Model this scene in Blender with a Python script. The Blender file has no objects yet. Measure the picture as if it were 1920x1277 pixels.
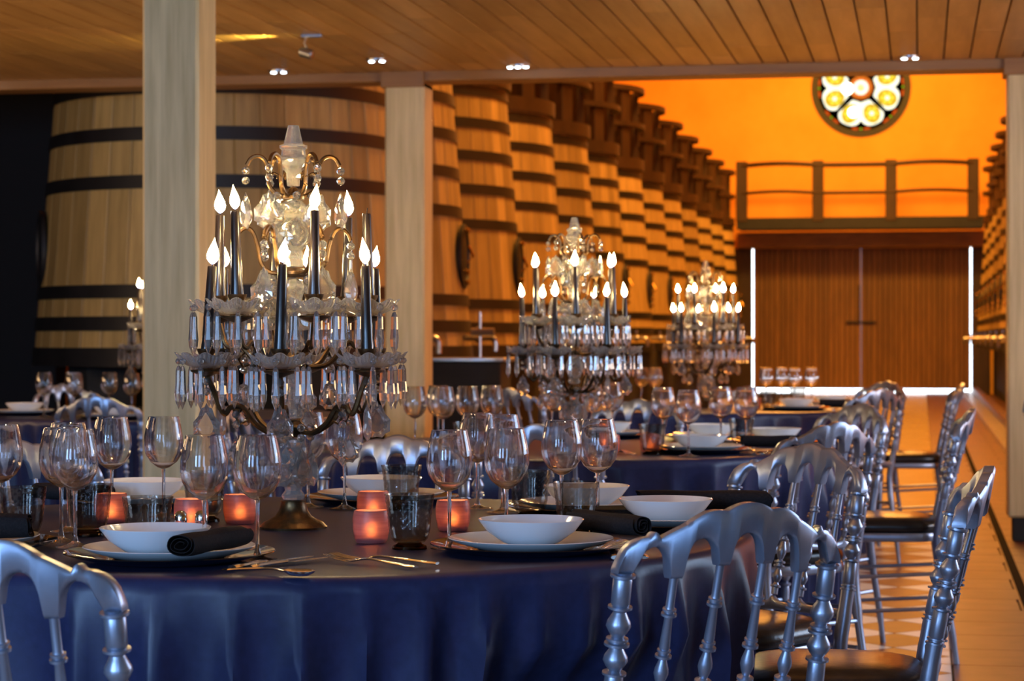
import bpy, math, random
from mathutils import Vector, Matrix
random.seed(7)
PI = math.pi
SC = bpy.context.scene
COL = SC.collection
def lin(c):
    return tuple(((x/255)/12.92 if x/255 <= .04045 else ((x/255+.055)/1.055)**2.4) for x in c)

# ------------------------------------------------------------ camera, world, lights, exposure
cam_d = bpy.data.cameras.new('camera'); cam = bpy.data.objects.new('camera', cam_d); COL.objects.link(cam)
cam_d.sensor_width = 36; cam_d.lens = 4200/1920*36
cam_d.shift_y = (638.5-634)/1920*-1
cam_d.clip_end = 200; cam_d.clip_start = .05
cam.location = (0, 0, 1.12); cam.rotation_euler = (PI/2, 0, math.atan(767/4200))
cam_d.dof.use_dof = True; cam_d.dof.focus_distance = 4.1; cam_d.dof.aperture_fstop = 9
SC.camera = cam
W = bpy.data.worlds.new('daylight'); SC.world = W; W.use_nodes = True
W.node_tree.nodes['Background'].inputs[0].default_value = (.78, .9, 1, 1)
W.node_tree.nodes['Background'].inputs[1].default_value = 6
vs = SC.view_settings
vs.view_transform = 'Standard'; vs.look = 'None'; vs.gamma = 1; vs.exposure = 0; vs.use_curve_mapping = False
SC.cycles.use_denoising = True
SC.cycles.caustics_reflective = False; SC.cycles.caustics_refractive = False
SC.cycles.max_bounces = 20; SC.cycles.transmission_bounces = 20; SC.cycles.transparent_max_bounces = 24
SC.cycles.diffuse_bounces = 3; SC.cycles.glossy_bounces = 5; SC.cycles.sample_clamp_indirect = 6
SC.cycles.use_adaptive_sampling = True; SC.cycles.adaptive_threshold = .02

def area(name, loc, rot, sx, sy, power, color):
    l = bpy.data.lights.new(name, 'AREA'); l.shape = 'RECTANGLE'; l.size = sx; l.size_y = sy
    l.energy = power; l.color = color
    o = bpy.data.objects.new(name, l); COL.objects.link(o); o.location = loc; o.rotation_euler = rot
    return o
# daylight from the tall windows behind the camera
for x_, p_ in ((-4.2, 370), (-1.9, 170), (.9, 75)):
    area('window_daylight', (x_, -3.6, 1.9), (PI/2, 0, 0), 1.1, 2.4, p_, (.33, .58, 1))
area('window_daylight', (3.9, 7.6, 1.9), (math.radians(78), 0, PI/2), 3.2, 1.8, 170, (.5, .7, 1))
# warm lamps of the high hall
for y_, p_ in ((19, 800), (27, 820), (35, 700), (42, 330)):
    area('hall_lamp', (-1.2, y_, 8.2), (0, 0, 0), 2.5, 4, p_, (1, .41, .07))
area('hall_lamp', (-1.2, 37.5, 7.4), (math.radians(78), 0, 0), 4, .8, 470, (1, .50, .07))
# added warm fill, out of view, for the bounce light on the low ceiling
def aim(v): return Vector(v).to_track_quat('-Z', 'Y').to_euler()
area('ceiling_bounce_fill', (-6.6, 8.5, 1.5), aim((.75, .35, .8)), 3, .5, 70, (1, .62, .3))
area('ceiling_bounce_fill', (3.8, 9.0, 1.5), aim((-.8, .2, .8)), 3, .5, 75, (1, .62, .3))
area('ceiling_bounce_fill', (-1.2, 4.5, 2.2), (PI, 0, 0), 3, 1.5, 26, (1, .66, .34))

# ------------------------------------------------------------ materials
def mat(name, base=(.5, .5, .5), rough=.5, metal=0, **kw):
    m = bpy.data.materials.new(name); m.use_nodes = True
    b = m.node_tree.nodes['Principled BSDF']
    b.inputs['Base Color'].default_value = (*base, 1)
    b.inputs['Roughness'].default_value = rough; b.inputs['Metallic'].default_value = metal
    for k, v in kw.items():
        b.inputs[k.replace('_', ' ')].default_value = v
    return m
def varied(m, c1, c2, scale=(3, 3, 3), objrand=.0, bump=0, detail=5, rough_var=None, coord='Object', contrast=(.3, .7)):
    nt = m.node_tree; N = nt.nodes; L = nt.links; b = N['Principled BSDF']
    tc = N.new('ShaderNodeTexCoord'); mp = N.new('ShaderNodeMapping'); mp.inputs['Scale'].default_value = scale
    L.new(tc.outputs[coord], mp.inputs['Vector'])
    oi = N.new('ShaderNodeObjectInfo')
    if objrand:
        ad = N.new('ShaderNodeVectorMath'); ad.operation = 'MULTIPLY_ADD'
        L.new(oi.outputs['Random'], ad.inputs[0]); ad.inputs[1].default_value = (37, 19, 53)
        L.new(mp.outputs[0], ad.inputs[2]); vec = ad.outputs[0]
    else:
        vec = mp.outputs[0]
    n = N.new('ShaderNodeTexNoise'); n.inputs['Scale'].default_value = 1; n.inputs['Detail'].default_value = detail
    n.inputs['Roughness'].default_value = .6
    L.new(vec, n.inputs['Vector'])
    r = N.new('ShaderNodeValToRGB'); r.color_ramp.elements[0].position = contrast[0]; r.color_ramp.elements[1].position = contrast[1]
    r.color_ramp.elements[0].color = (*c1, 1); r.color_ramp.elements[1].color = (*c2, 1)
    L.new(n.outputs[0], r.inputs[0]); out = r.outputs[0]
    if objrand:
        h = N.new('ShaderNodeHueSaturation')
        mr = N.new('ShaderNodeMapRange'); mr.inputs['To Min'].default_value = 1-objrand; mr.inputs['To Max'].default_value = 1+objrand
        L.new(oi.outputs['Random'], mr.inputs['Value']); L.new(mr.outputs[0], h.inputs['Value']); L.new(out, h.inputs['Color']); out = h.outputs[0]
    L.new(out, b.inputs['Base Color'])
    if bump:
        bp = N.new('ShaderNodeBump'); bp.inputs['Strength'].default_value = bump; bp.inputs['Distance'].default_value = .01
        L.new(n.outputs[0], bp.inputs['Height']); L.new(bp.outputs[0], b.inputs['Normal'])
    return m
def glass(name, col=(1, 1, 1), rough=0, ior=1.5, clear=.12):
    m = bpy.data.materials.new(name); m.use_nodes = True; nt = m.node_tree; N = nt.nodes; L = nt.links
    N.remove(N['Principled BSDF'])
    g = N.new('ShaderNodeBsdfGlass'); g.inputs['Color'].default_value = (*col, 1); g.inputs['IOR'].default_value = ior; g.inputs['Roughness'].default_value = rough
    t = N.new('ShaderNodeBsdfTransparent'); t.inputs['Color'].default_value = (*col, 1)
    mx = N.new('ShaderNodeMixShader'); mx.inputs[0].default_value = clear
    L.new(g.outputs[0], mx.inputs[1]); L.new(t.outputs[0], mx.inputs[2]); L.new(mx.outputs[0], N['Material Output'].inputs[0])
    return m
def emis(name, col, s):
    m = bpy.data.materials.new(name); m.use_nodes = True; nt = m.node_tree; N = nt.nodes
    N.remove(N['Principled BSDF']); e = N.new('ShaderNodeEmission'); e.inputs[0].default_value = (*col, 1); e.inputs[1].default_value = s
    nt.links.new(e.outputs[0], N['Material Output'].inputs[0]); return m

M = {}
M['plank'] = varied(mat('oak_ceiling_plank', rough=.45), lin((170, 124, 68)), lin((200, 152, 90)), (14, 1.2, 8), .16, .1)
M['post'] = varied(mat('pale_oak_post', rough=.5), lin((196, 170, 118)), lin((232, 206, 154)), (26, 26, 1.6), .05, .15)
M['fascia'] = varied(mat('oak_fascia', rough=.5), lin((138, 92, 44)), lin((162, 112, 58)), (1.5, 18, 18), .05, .1)
M['stave'] = varied(mat('oak_stave', rough=.55), lin((158, 132, 78)), lin((190, 160, 100)), (22, 22, 1.3), .32, .12)
M['hoop'] = varied(mat('black_iron_hoop', rough=.5, metal=.0), (.005, .0055, .007), (.012, .0125, .015), (5, 5, 5))
M['darkwood'] = varied(mat('dark_gallery_wood', rough=.55), lin((48, 31, 20)), lin((66, 44, 28)), (10, 10, 3), .15, .1)
M['beam'] = varied(mat('oak_lintel', rough=.5), lin((150, 112, 62)), lin((180, 138, 80)), (3, 12, 12), .05, .1)
M['black'] = mat('blackened_partition', (.006, .006, .007), .8)
M['plaster'] = varied(mat('ochre_plaster', rough=.85), lin((248, 176, 70)), lin((255, 190, 84)), (1.2, 1.2, 1.2), 0, .05)
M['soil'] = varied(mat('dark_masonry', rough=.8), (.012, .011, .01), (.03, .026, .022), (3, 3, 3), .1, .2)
M['slat'] = varied(mat('door_slat_wood', rough=.5), lin((112, 78, 42)), lin((140, 100, 56)), (14, 14, 1.5), .18, .1)
M['floor'] = varied(mat('honed_floor', rough=.24), lin((170, 152, 84)), lin((186, 168, 98)), (2, 2, 2), 0, .03)
M['slab'] = varied(mat('terracotta_slab', rough=.4), lin((78, 50, 38)), lin((108, 70, 52)), (9, 9, 9), .12, .06)
M['tile_o'] = varied(mat('ochre_tile', rough=.42, Specular_IOR_Level=.25), lin((138, 80, 34)), lin((160, 96, 44)), (9, 9, 9), .14, .02)
M['tile_w'] = varied(mat('white_tile', rough=.42, Specular_IOR_Level=.25), lin((226, 222, 214)), lin((240, 236, 228)), (9, 9, 9), .06, .02)
M['grout'] = mat('grout', lin((92, 78, 66)), .7)
M['drain'] = mat('drain_iron', (.006, .006, .006), .9, 0, Specular_IOR_Level=.05)
M['steel'] = mat('brushed_steel', (.5, .5, .52), .3, 1)
M['brass'] = mat('brass', (.7, .38, .1), .25, 1)
M['bronze'] = varied(mat('aged_bronze', rough=.38, metal=.85), lin((66, 52, 38)), lin((118, 86, 50)), (40, 40, 40), 0, .1)
M['chair'] = varied(mat('silver_lacquer', rough=.36, metal=.72), lin((150, 158, 178)), lin((172, 180, 200)), (14, 14, 14), 0, .02)
M['leather'] = varied(mat('black_leather', rough=.28), (.012, .01, .01), (.025, .02, .018), (30, 30, 30), 0, .12)
M['cloth'] = varied(mat('midnight_satin_cloth', rough=.36, Specular_IOR_Level=.32), lin((42, 47, 80)), lin((49, 54, 92)), (60, 60, 60), 0, .02)
M['napkin'] = varied(mat('charcoal_napkin', rough=.85, Specular_IOR_Level=.15), lin((32, 28, 29)), lin((44, 39, 40)), (250, 250, 250), 0, .15)
M['china'] = mat('white_china', lin((236, 240, 244)), .12, 0, Coat_Weight=.3)
M['charger'] = mat('black_lacquer_charger', (.008, .008, .01), .06, 0, Coat_Weight=.6)
M['silver'] = mat('polished_silver', (.85, .82, .76), .16, 1)
def cut_crystal(name, white, w, clear=.15):
    m = glass(name, (.98, .98, .98), 0, 1.55, clear); nt = m.node_tree; N = nt.nodes; L = nt.links
    src = N['Material Output'].inputs[0].links[0].from_socket
    d_ = N.new('ShaderNodeBsdfDiffuse'); d_.inputs[0].default_value = (*white, 1)
    t_ = N.new('ShaderNodeBsdfTranslucent'); t_.inputs[0].default_value = (*white, 1)
    a_ = N.new('ShaderNodeMixShader'); L.new(d_.outputs[0], a_.inputs[1]); L.new(t_.outputs[0], a_.inputs[2])
    b_ = N.new('ShaderNodeMixShader'); b_.inputs[0].default_value = w
    L.new(src, b_.inputs[1]); L.new(a_.outputs[0], b_.inputs[2]); L.new(b_.outputs[0], N['Material Output'].inputs[0])
    return m
def thin_glass(name, col=(.975, .985, .99), edge=(.55, .6, .66)):
    # thin clear wall: see-through face on, mirror-like and slightly tinted where seen edge on
    m = bpy.data.materials.new(name); m.use_nodes = True; nt = m.node_tree; N = nt.nodes; L = nt.links
    N.remove(N['Principled BSDF'])
    lw = N.new('ShaderNodeLayerWeight'); lw.inputs[0].default_value = .5
    p_ = N.new('ShaderNodeMath'); p_.operation = 'POWER'; p_.inputs[1].default_value = 5; L.new(lw.outputs['Facing'], p_.inputs[0])
    c_ = N.new('ShaderNodeMix'); c_.data_type = 'RGBA'; L.new(p_.outputs[0], c_.inputs[0]); c_.inputs[6].default_value = (*col, 1); c_.inputs[7].default_value = (*edge, 1)
    t_ = N.new('ShaderNodeBsdfTransparent'); L.new(c_.outputs[2], t_.inputs[0])
    g_ = N.new('ShaderNodeBsdfGlossy'); g_.inputs['Roughness'].default_value = .015
    q_ = N.new('ShaderNodeMath'); q_.operation = 'MULTIPLY_ADD'; q_.inputs[1].default_value = .8; q_.inputs[2].default_value = .055; L.new(p_.outputs[0], q_.inputs[0])
    a_ = N.new('ShaderNodeMixShader'); L.new(q_.outputs[0], a_.inputs[0]); L.new(t_.outputs[0], a_.inputs[1]); L.new(g_.outputs[0], a_.inputs[2])
    L.new(a_.outputs[0], N['Material Output'].inputs[0])
    return m
M['glass'] = glass('clear_glass', (.985, .99, 1), 0, 1.45, .12)
M['crystal'] = cut_crystal('cut_crystal', (.95, .95, .95), .1)
M['frost'] = cut_crystal('moulded_crystal', (.95, .93, .9), .25)
M['smoke'] = thin_glass('smoked_glass', (.76, .74, .72), (.2, .18, .17))
M['smoke_band'] = glass('smoked_glass_foot', (.3, .28, .26), .05, 1.45, .1)
M['candle'] = varied(mat('dark_wax', rough=.28, Coat_Weight=.3), lin((32, 26, 26)), lin((44, 34, 32)), (20, 20, 20))
M['wick'] = mat('burnt_wick', (.01, .01, .01), .9)
M['tray'] = mat('dark_tray', (.01, .01, .01), .3)
M['led'] = emis('downlight_lens', (.75, .9, 1), 14)
M['spotlens'] = emis('spot_lens', (1, .9, .45), 12)
# flame: white-hot body, yellow rim
def flame_mat():
    m = bpy.data.materials.new('candle_flame'); m.use_nodes = True; nt = m.node_tree; N = nt.nodes; L = nt.links
    N.remove(N['Principled BSDF']); e = N.new('ShaderNodeEmission')
    tc = N.new('ShaderNodeTexCoord'); sp = N.new('ShaderNodeSeparateXYZ'); L.new(tc.outputs['Generated'], sp.inputs[0])
    r = N.new('ShaderNodeValToRGB'); r.color_ramp.elements[0].color = (.25, .3, 1, 1); r.color_ramp.elements[0].position = .0
    r.color_ramp.elements[1].color = (1, .72, .32, 1); r.color_ramp.elements[1].position = .16
    x = r.color_ramp.elements.new(.8); x.color = (1, .66, .24, 1)
    L.new(sp.outputs[2], r.inputs[0]); L.new(r.outputs[0], e.inputs[0])
    mr = N.new('ShaderNodeMapRange'); mr.inputs['From Max'].default_value = .25; mr.inputs['To Min'].default_value = 3; mr.inputs['To Max'].default_value = 260
    L.new(sp.outputs[2], mr.inputs[0]); L.new(mr.outputs[0], e.inputs[1])
    L.new(e.outputs[0], N['Material Output'].inputs[0]); return m
M['flame'] = flame_mat()
def votive_mat():
    m = mat('frosted_plum_glass', lin((150, 78, 84)), .35, 0)
    nt = m.node_tree; N = nt.nodes; L = nt.links; b = N['Principled BSDF']
    tc = N.new('ShaderNodeTexCoord'); mp = N.new('ShaderNodeMapping'); mp.inputs['Scale'].default_value = (6, 6, 110)
    L.new(tc.outputs['Object'], mp.inputs[0]); n = N.new('ShaderNodeTexNoise'); n.inputs['Scale'].default_value = 1; L.new(mp.outputs[0], n.inputs[0])
    r = N.new('ShaderNodeValToRGB'); r.color_ramp.elements[0].position = .35; r.color_ramp.elements[1].position = .65
    r.color_ramp.elements[0].color = (*lin((120, 84, 104)), 1); r.color_ramp.elements[1].color = (*lin((190, 146, 146)), 1)
    L.new(n.outputs[0], r.inputs[0]); L.new(r.outputs[0], b.inputs['Base Color'])
    tl = N.new('ShaderNodeBsdfGlass'); tl.inputs['Color'].default_value = (.95, .62, .5, 1); tl.inputs['Roughness'].default_value = .75; tl.inputs['IOR'].default_value = 1.3
    t2 = N.new('ShaderNodeBsdfTranslucent'); L.new(r.outputs[0], t2.inputs[0])
    m1 = N.new('ShaderNodeMixShader'); m1.inputs[0].default_value = .3; L.new(tl.outputs[0], m1.inputs[1]); L.new(t2.outputs[0], m1.inputs[2])
    mx = N.new('ShaderNodeMixShader'); mx.inputs[0].default_value = .5
    L.new(b.outputs[0], mx.inputs[1]); L.new(m1.outputs[0], mx.inputs[2]); L.new(mx.outputs[0], N['Material Output'].inputs[0])
    return m
M['votive'] = votive_mat()
M['tealight'] = emis('tealight_flame', (1, .48, .13), 210)

# ------------------------------------------------------------ mesh helpers
class MB:
    def __init__(s): s.v = []; s.f = []; s.M = Matrix.Identity(4)
    def add(s, vs_, fs):
        o = len(s.v); s.v += [tuple(s.M @ Vector(p)) for p in vs_]; s.f += [tuple(i+o for i in f) for f in fs]; return s
    def box(s, x0, x1, y0, y1, z0, z1):
        return s.add([(x0,y0,z0),(x1,y0,z0),(x1,y1,z0),(x0,y1,z0),(x0,y0,z1),(x1,y0,z1),(x1,y1,z1),(x0,y1,z1)],
                     [(0,3,2,1),(4,5,6,7),(0,1,5,4),(1,2,6,5),(2,3,7,6),(3,0,4,7)])
    def bbox(s, x0, x1, y0, y1, z0, z1, c=.004):
        # chamfered box
        vs_ = []
        for z, k in ((z0, c), (z0+c, 0), (z1-c, 0), (z1, c)):
            vs_ += [(x0+k,y0+c,z),(x0+c,y0+k,z),(x1-c,y0+k,z),(x1-k,y0+c,z),(x1-k,y1-c,z),(x1-c,y1-k,z),(x0+c,y1-k,z),(x0+k,y1-c,z)]
        fs = [tuple(range(7, -1, -1)), tuple(range(24, 32))]
        for r in range(3):
            for i in range(8):
                j = (i+1) % 8; fs.append((r*8+i, r*8+j, r*8+8+j, r*8+8+i))
        return s.add(vs_, fs)
    def lathe(s, prof, seg=24, p0=(0,0,0), axis=(0,0,1), rf=None, closed=False, phase=0):
        ax = Vector(axis).normalized(); q = Vector((0,0,1)).rotation_difference(ax)
        T = Matrix.Translation(p0) @ q.to_matrix().to_4x4()
        vs_ = []; fs = []; n = len(prof)
        for j, (r, z) in enumerate(prof):
            for i in range(seg):
                a = 2*PI*i/seg+phase; rr = r*(rf(a, j, z) if rf else 1)
                vs_.append(tuple(T @ Vector((rr*math.cos(a), rr*math.sin(a), z))))
        for j in range(n-1 if not closed else n):
            jj = (j+1) % n
            for i in range(seg):
                k = (i+1) % seg; fs.append((j*seg+i, j*seg+k, jj*seg+k, jj*seg+i))
        if not closed:
            if prof[0][0] > 1e-5: fs.append(tuple(range(seg-1, -1, -1)))
            if prof[-1][0] > 1e-5: fs.append(tuple((n-1)*seg+i for i in range(seg)))
        return s.add(vs_, fs)
    def tube(s, pts, rad, seg=8, up=(0,0,1), cap=True):
        # rad: number or list of number or (half width, half thickness)
        pts = [Vector(p) for p in pts]; n = len(pts)
        if not isinstance(rad, list): rad = [rad]*n
        vs_ = []; fs = []
        for i, p in enumerate(pts):
            t = (pts[min(i+1, n-1)]-pts[max(i-1, 0)]).normalized()
            u = Vector(up); 
            if abs(t.dot(u)) > .95: u = Vector((1, 0, 0)) if abs(t.x) < .9 else Vector((0, 1, 0))
            sd = t.cross(u).normalized(); w = sd.cross(t).normalized()
            r = rad[i]; rw, rt = r if isinstance(r, tuple) else (r, r)
            for k in range(seg):
                a = 2*PI*k/seg; vs_.append(tuple(p+sd*rw*math.cos(a)+w*rt*math.sin(a)))
        for i in range(n-1):
            for k in range(seg):
                j = (k+1) % seg; fs.append((i*seg+k, i*seg+j, i*seg+seg+j, i*seg+seg+k))
        if cap: fs += [tuple(range(seg-1, -1, -1)), tuple((n-1)*seg+k for k in range(seg))]
        return s.add(vs_, fs)
    def mesh(s, name, m, ang=38):
        me = bpy.data.meshes.new(name); me.from_pydata(s.v, [], s.f); me.update()
        import bmesh
        bm = bmesh.new(); bm.from_mesh(me); bmesh.ops.recalc_face_normals(bm, faces=bm.faces); bm.to_mesh(me); bm.free()
        if ang:
            me.polygons.foreach_set('use_smooth', [True]*len(me.polygons)); me.set_sharp_from_angle(angle=math.radians(ang))
        if m: me.materials.append(M[m] if isinstance(m, str) else m)
        return me
    def build(s, name, m, parent=None, ang=38, loc=None):
        return link(name, s.mesh(name, m, ang), parent, loc)
def link(name, me, parent=None, loc=None, rotz=0):
    o = bpy.data.objects.new(name, me); COL.objects.link(o)
    if parent: o.parent = parent
    if loc: o.location = loc
    if rotz: o.rotation_euler.z = rotz
    return o
def spline(pts, n=6):
    # Catmull-Rom
    P = [Vector(p) for p in pts]; P = [P[0]*2-P[1]]+P+[P[-1]*2-P[-2]]; out = []
    for i in range(1, len(P)-2):
        for k in range(n):
            t = k/n; a, b, c, d = P[i-1:i+3]
            out.append(.5*((2*b)+(c-a)*t+(2*a-5*b+4*c-d)*t*t+(3*b-a-3*c+d)*t**3))
    out.append(P[-2]); return out
def tag(o, label, cat, group=None):
    o['label'] = label; o['category'] = cat
    if group: o['group'] = group
    return o
def thing(name, label, cat, loc=(0,0,0), rotz=0, group=None):
    o = bpy.data.objects.new(name, None); COL.objects.link(o); o.location = loc; o.rotation_euler = (0,0,rotz)
    o.empty_display_size = .05
    return tag(o, label, cat, group)
def struct(name, mb, m, ang=38, parent=None):
    o = mb.build(name, m, parent, ang)
    if not parent: o['kind'] = 'structure'
    return o
def copy_tree(o, parent=None):
    c = o.copy(); COL.objects.link(c)
    c.parent = parent
    for ch in list(o.children): copy_tree(ch, c)
    return c
def inst(proto, used, label, loc, rotz, group=None):
    o = proto if not used[0] else copy_tree(proto)
    used[0] = True
    o.location = loc; o.rotation_euler.z = rotz; o['label'] = label
    if group: o['group'] = group
    return o

# ------------------------------------------------------------ the setting
HX0, HX1, YF = -6.3, 3.9, 46.0            # hall side walls and far wall
struct('floor', MB().box(-10, 5, -5, 47, -.2, -.012), 'grout')
FL = bpy.data.objects['floor']
struct('wall_left', MB().box(-10.2, -10, -5, 16, -.2, 9), 'black')
struct('trim_1', MB().box(-10, -6.22, 15.5, 15.7, -.012, 9), 'black')
struct('wall_left_hall', MB().box(HX0-.2, HX0, 15.8, 47, -.2, 9.2), 'plaster')
struct('wall_right', MB().box(HX1+1.1, HX1+1.3, -5, 47, -.2, 9.2), 'plaster')
struct('wall_back', MB().box(-10.2, 5.2, -5.2, -5, -.2, 9.2), 'black')
struct('ceiling', MB().box(-10.2, 5.2, 12.9, 47, 9, 9.2), 'plaster')
struct('wall_above_dining', MB().box(-10.2, 5.2, 12.76, 12.9, 2.95, 9.2), 'black')
wf = MB()
wf.box(HX0, -3.42, YF, YF+.3, -.2, 9.2).box(1.02, HX1+1.2, YF, YF+.3, -.2, 9.2).box(-3.42, 1.02, YF, YF+.3, 2.95, 9.2)
struct('wall_far', wf, 'plaster')
# low oak ceiling over the dining area: real boards
low = struct('ceiling_low', MB().box(-10.2, 5.2, -5.2, 12.74, 2.69, 2.95), 'darkwood')
pw = .142; k0 = -66
plank_me = {}
for i in range(k0, 35):
    x = -.02+i*pw
    y = 12.64
    first = True
    while y > 9.0:
        ln = random.choice((.9, 1.3, 1.7, 2.1)) if not first else random.choice((.35, .8, 1.2, 1.6))
        first = False
        key = ln
        if key not in plank_me:
            plank_me[key] = MB().bbox(.004, pw-.004, -ln+.0015, -.0015, 0, .03, .003).mesh('ceiling_plank', 'plank', 0)
        if x < -6.2 or x > 1.6:      # out of frame: part of the stuff mesh below
            y -= ln; continue
        link('ceiling_plank', plank_me[key], low, (x, y, 2.661-random.random()*.0015))
        y -= ln
mb = MB()
for i in range(k0, 35):
    x = -.02+i*pw
    if x < -6.2 or x > 1.6: mb.box(x+.004, x+pw-.004, -5, 12.64, 2.661, 2.69)
    else: mb.box(x+.004, x+pw-.004, -5, 7.4, 2.661, 2.69)
o = mb.build('ceiling_planking', 'plank', low, 0); o['kind'] = 'stuff'
struct('trim_2', MB().bbox(-10, 5, 12.64, 12.86, 2.605, 2.95, .006), 'fascia')
# pillars
def pillar(x, y, label):
    t = thing('oak_pillar', label, 'pillar', (x, y, 0), 0, 'square oak pillars under the low ceiling')
    h = .1175
    MB().bbox(-h, h, -h, h, .13, 2.605 if y > 12 else 2.66, .012).build('shaft', 'post', t, 0)
    MB().bbox(-h+.03, h-.03, -h+.03, h-.03, 0, .13, .004).build('plinth', 'soil', t, 0)
    if y > 12: MB().bbox(-h-.02, h-.0, -h-.02, h-.01, 2.57, 2.69, .004).build('cap', 'fascia', t, 0)
pillar(-2.94, 8.64, 'thick square pale oak pillar nearest the camera, left of the large candelabrum')
pillar(-2.94, 12.75, 'square pale oak pillar just right of the large candelabrum, with a boxed cap')
pillar(.585, 12.75, 'square pale oak pillar cut by the right edge of the picture')
# downlights
for i, (x, y, lb) in enumerate([(-5.49, 12.5, 'twin recessed downlight at the far left edge of the ceiling'), (-3.64, 12.45, 'twin recessed downlight right of the nearest pillar'),
        (-2.96, 12.05, 'bright recessed downlight left of the second pillar cap'), (-2.24, 12.45, 'triple recessed downlight right of the second pillar'), (-.06, 12.45, 'twin recessed downlight above the round stained glass window')]):
    t = thing('downlight', lb, 'ceiling light', (x, y, 2.652), 0, 'small recessed ceiling downlights')
    MB().lathe([(.034, -.002), (.06, -.002), (.062, .004), (.062, .012), (.034, .012)], 20).build('trim_ring', 'steel', t)
    for dx in ((-.03, .03) if i != 3 else (-.045, 0, .045)):
        MB().lathe([(.0001, -.007), (.012, -.007), (.016, -.003), (.016, .01)], 12, (dx, 0, 0)).build('lens', 'led', t)
t = thing('ceiling_spotlight', 'small steel spotlight on a ceiling arm throwing a yellow beam to the left', 'spotlight', (-3.06, 11.0, 2.661))
MB().bbox(-.035, .075, -.02, .02, -.016, 0, .003).build('mounting_plate', 'steel', t)
MB().tube([(-.01, 0, -.01), (-.02, 0, -.045), (-.005, 0, -.07)], .006).build('arm', 'steel', t)
hd = MB().lathe([(.0001, -.035), (.022, -.035), (.026, -.03), (.026, .03), (.022, .033)], 18, (-.01, 0, -.095), (-.9, .1, .28)).build('lamp_head', 'steel', t)
MB().lathe([(.0001, .034), (.02, .034)], 14, (-.01, 0, -.095), (-.9, .1, .28)).build('lens', 'spotlens', hd)
sl = bpy.data.lights.new('spot_beam', 'SPOT'); sl.energy = 60; sl.color = (1, .85, .25); sl.spot_size = math.radians(40); sl.spot_blend = .8; sl.shadow_soft_size = .02
so = bpy.data.objects.new('spot_beam', sl); COL.objects.link(so); so.location = (-3.11, 11.0, 2.585)
so.rotation_euler = Vector((-.98, .1, .17)).to_track_quat('-Z', 'Y').to_euler()

# floor coverings, each piece its own mesh
d = .2; tm = {}
g_ = .004
def half_tile(m):      # the triangles that close the border
    return MB().add([(0,d-g_,0),(-d+g_,0,0),(0,-d+g_,0),(0,d-g_,-.011),(-d+g_,0,-.011),(0,-d+g_,-.011)], [(0,1,2),(0,3,4,1),(1,4,5,2),(2,5,3,0)]).mesh('floor_tile', m, 0)
for c in 'wo':
    tm[c] = MB().add([(d-g_,0,0),(0,d-g_,0),(-d+g_,0,0),(0,-d+g_,0),(d-g_,0,-.011),(0,d-g_,-.011),(-d+g_,0,-.011),(0,-d+g_,-.011)],
        [(0,1,2,3),(0,4,5,1),(1,5,6,2),(2,6,7,3),(3,7,4,0)]).mesh('floor_tile', 'tile_'+c, 0)
tm['h'] = half_tile('tile_w')
stuff = {'w': MB(), 'o': MB()}
for j in range(0, 68):
    y = .03+j*d
    c = 'w' if j % 2 else 'o'
    for i in range(0, 7):
        x = .1-i*2*d-(0 if c == 'w' else d)
        if x < -2.4: continue
        if y > 5.0 and x > -1.4: link('floor_tile', tm['h' if i == 0 and c == 'w' else c], FL, (x, y, -.0005))
        elif i == 0 and c == 'w': stuff[c].add([(x,y+d-g_,-.0005),(x-d+g_,y,-.0005),(x,y-d+g_,-.0005)], [(0,1,2)])
        else: stuff[c].add([(x+d-g_,y,-.0005),(x,y+d-g_,-.0005),(x-d+g_,y,-.0005),(x,y-d+g_,-.0005)], [(0,1,2,3)])
for c in 'wo':
    o = stuff[c].build('checker_tiling', 'tile_'+c, FL, 0); o['kind'] = 'stuff'
sm = MB().bbox(.003, .597, .003, .397, -.012, 0, .0015).mesh('floor_slab', 'slab', 0)
far = MB(); cnt = 0
for j in range(-10, 114):
    for i in range(-1, 8):
        x = .105+i*.6+(.3 if j % 2 else 0); y = .23+j*.4
        if i == -1:
            if j % 2: far.box(.105, .4, y+.002, y+.398, -.012, 0)
            continue
        if x+.6 > 4.9: continue
        if 5.5 < y < 18 and x < 1.3: link('floor_slab', sm, FL, (x, y, 0)); cnt += 1
        else: far.box(x+.002, x+.598, y+.002, y+.398, -.012, 0)
o = far.build('slab_paving', 'slab', FL, 0); o['kind'] = 'stuff'
struct('floor_boards', MB().box(-2.45, .1, 13.64, YF, -.012, 0), 'floor', parent=FL)
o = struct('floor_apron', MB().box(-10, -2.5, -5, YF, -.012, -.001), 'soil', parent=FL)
struct('drain_channel', MB().box(.42, .46, 5, 40, -.01, .004), 'drain', parent=FL)

# far door, lintel, bridge
def door(name, x0, x1, lbl):
    n = 20; w = (x1-x0)/n
    t = MB().box(x0, x1, YF+.06, YF+.1, .09, 3.0).build(name, 'darkwood', None, 0); t['kind'] = 'structure'
    me = MB().bbox(.004, w-.004, -.035, 0, .09, 3.0, .008).mesh('door_slat', 'slat', 0)
    for i in range(n): link('door_slat', me, t, (x0+i*w, YF+.06+.012*(i % 2), 0))
    return t
d1 = door('door_1', -3.375, -1.2, ''); d2 = door('door_2', -1.2, .975, '')
MB().bbox(-1.5, -.9, YF-.03, YF+.02, 1.42, 1.46, .005).build('latch_bar', 'hoop', d1, 0)
MB().tube([(-1.24, YF-.01, 1.46), (-1.24, YF-.01, 2.2)], .014).build('door_pull', 'hoop', d1)
MB().bbox(-1.212, -1.188, YF-.02, YF+.1, .09, 2.97, .004).build('meeting_strip', 'steel', d2, 0)
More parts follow.
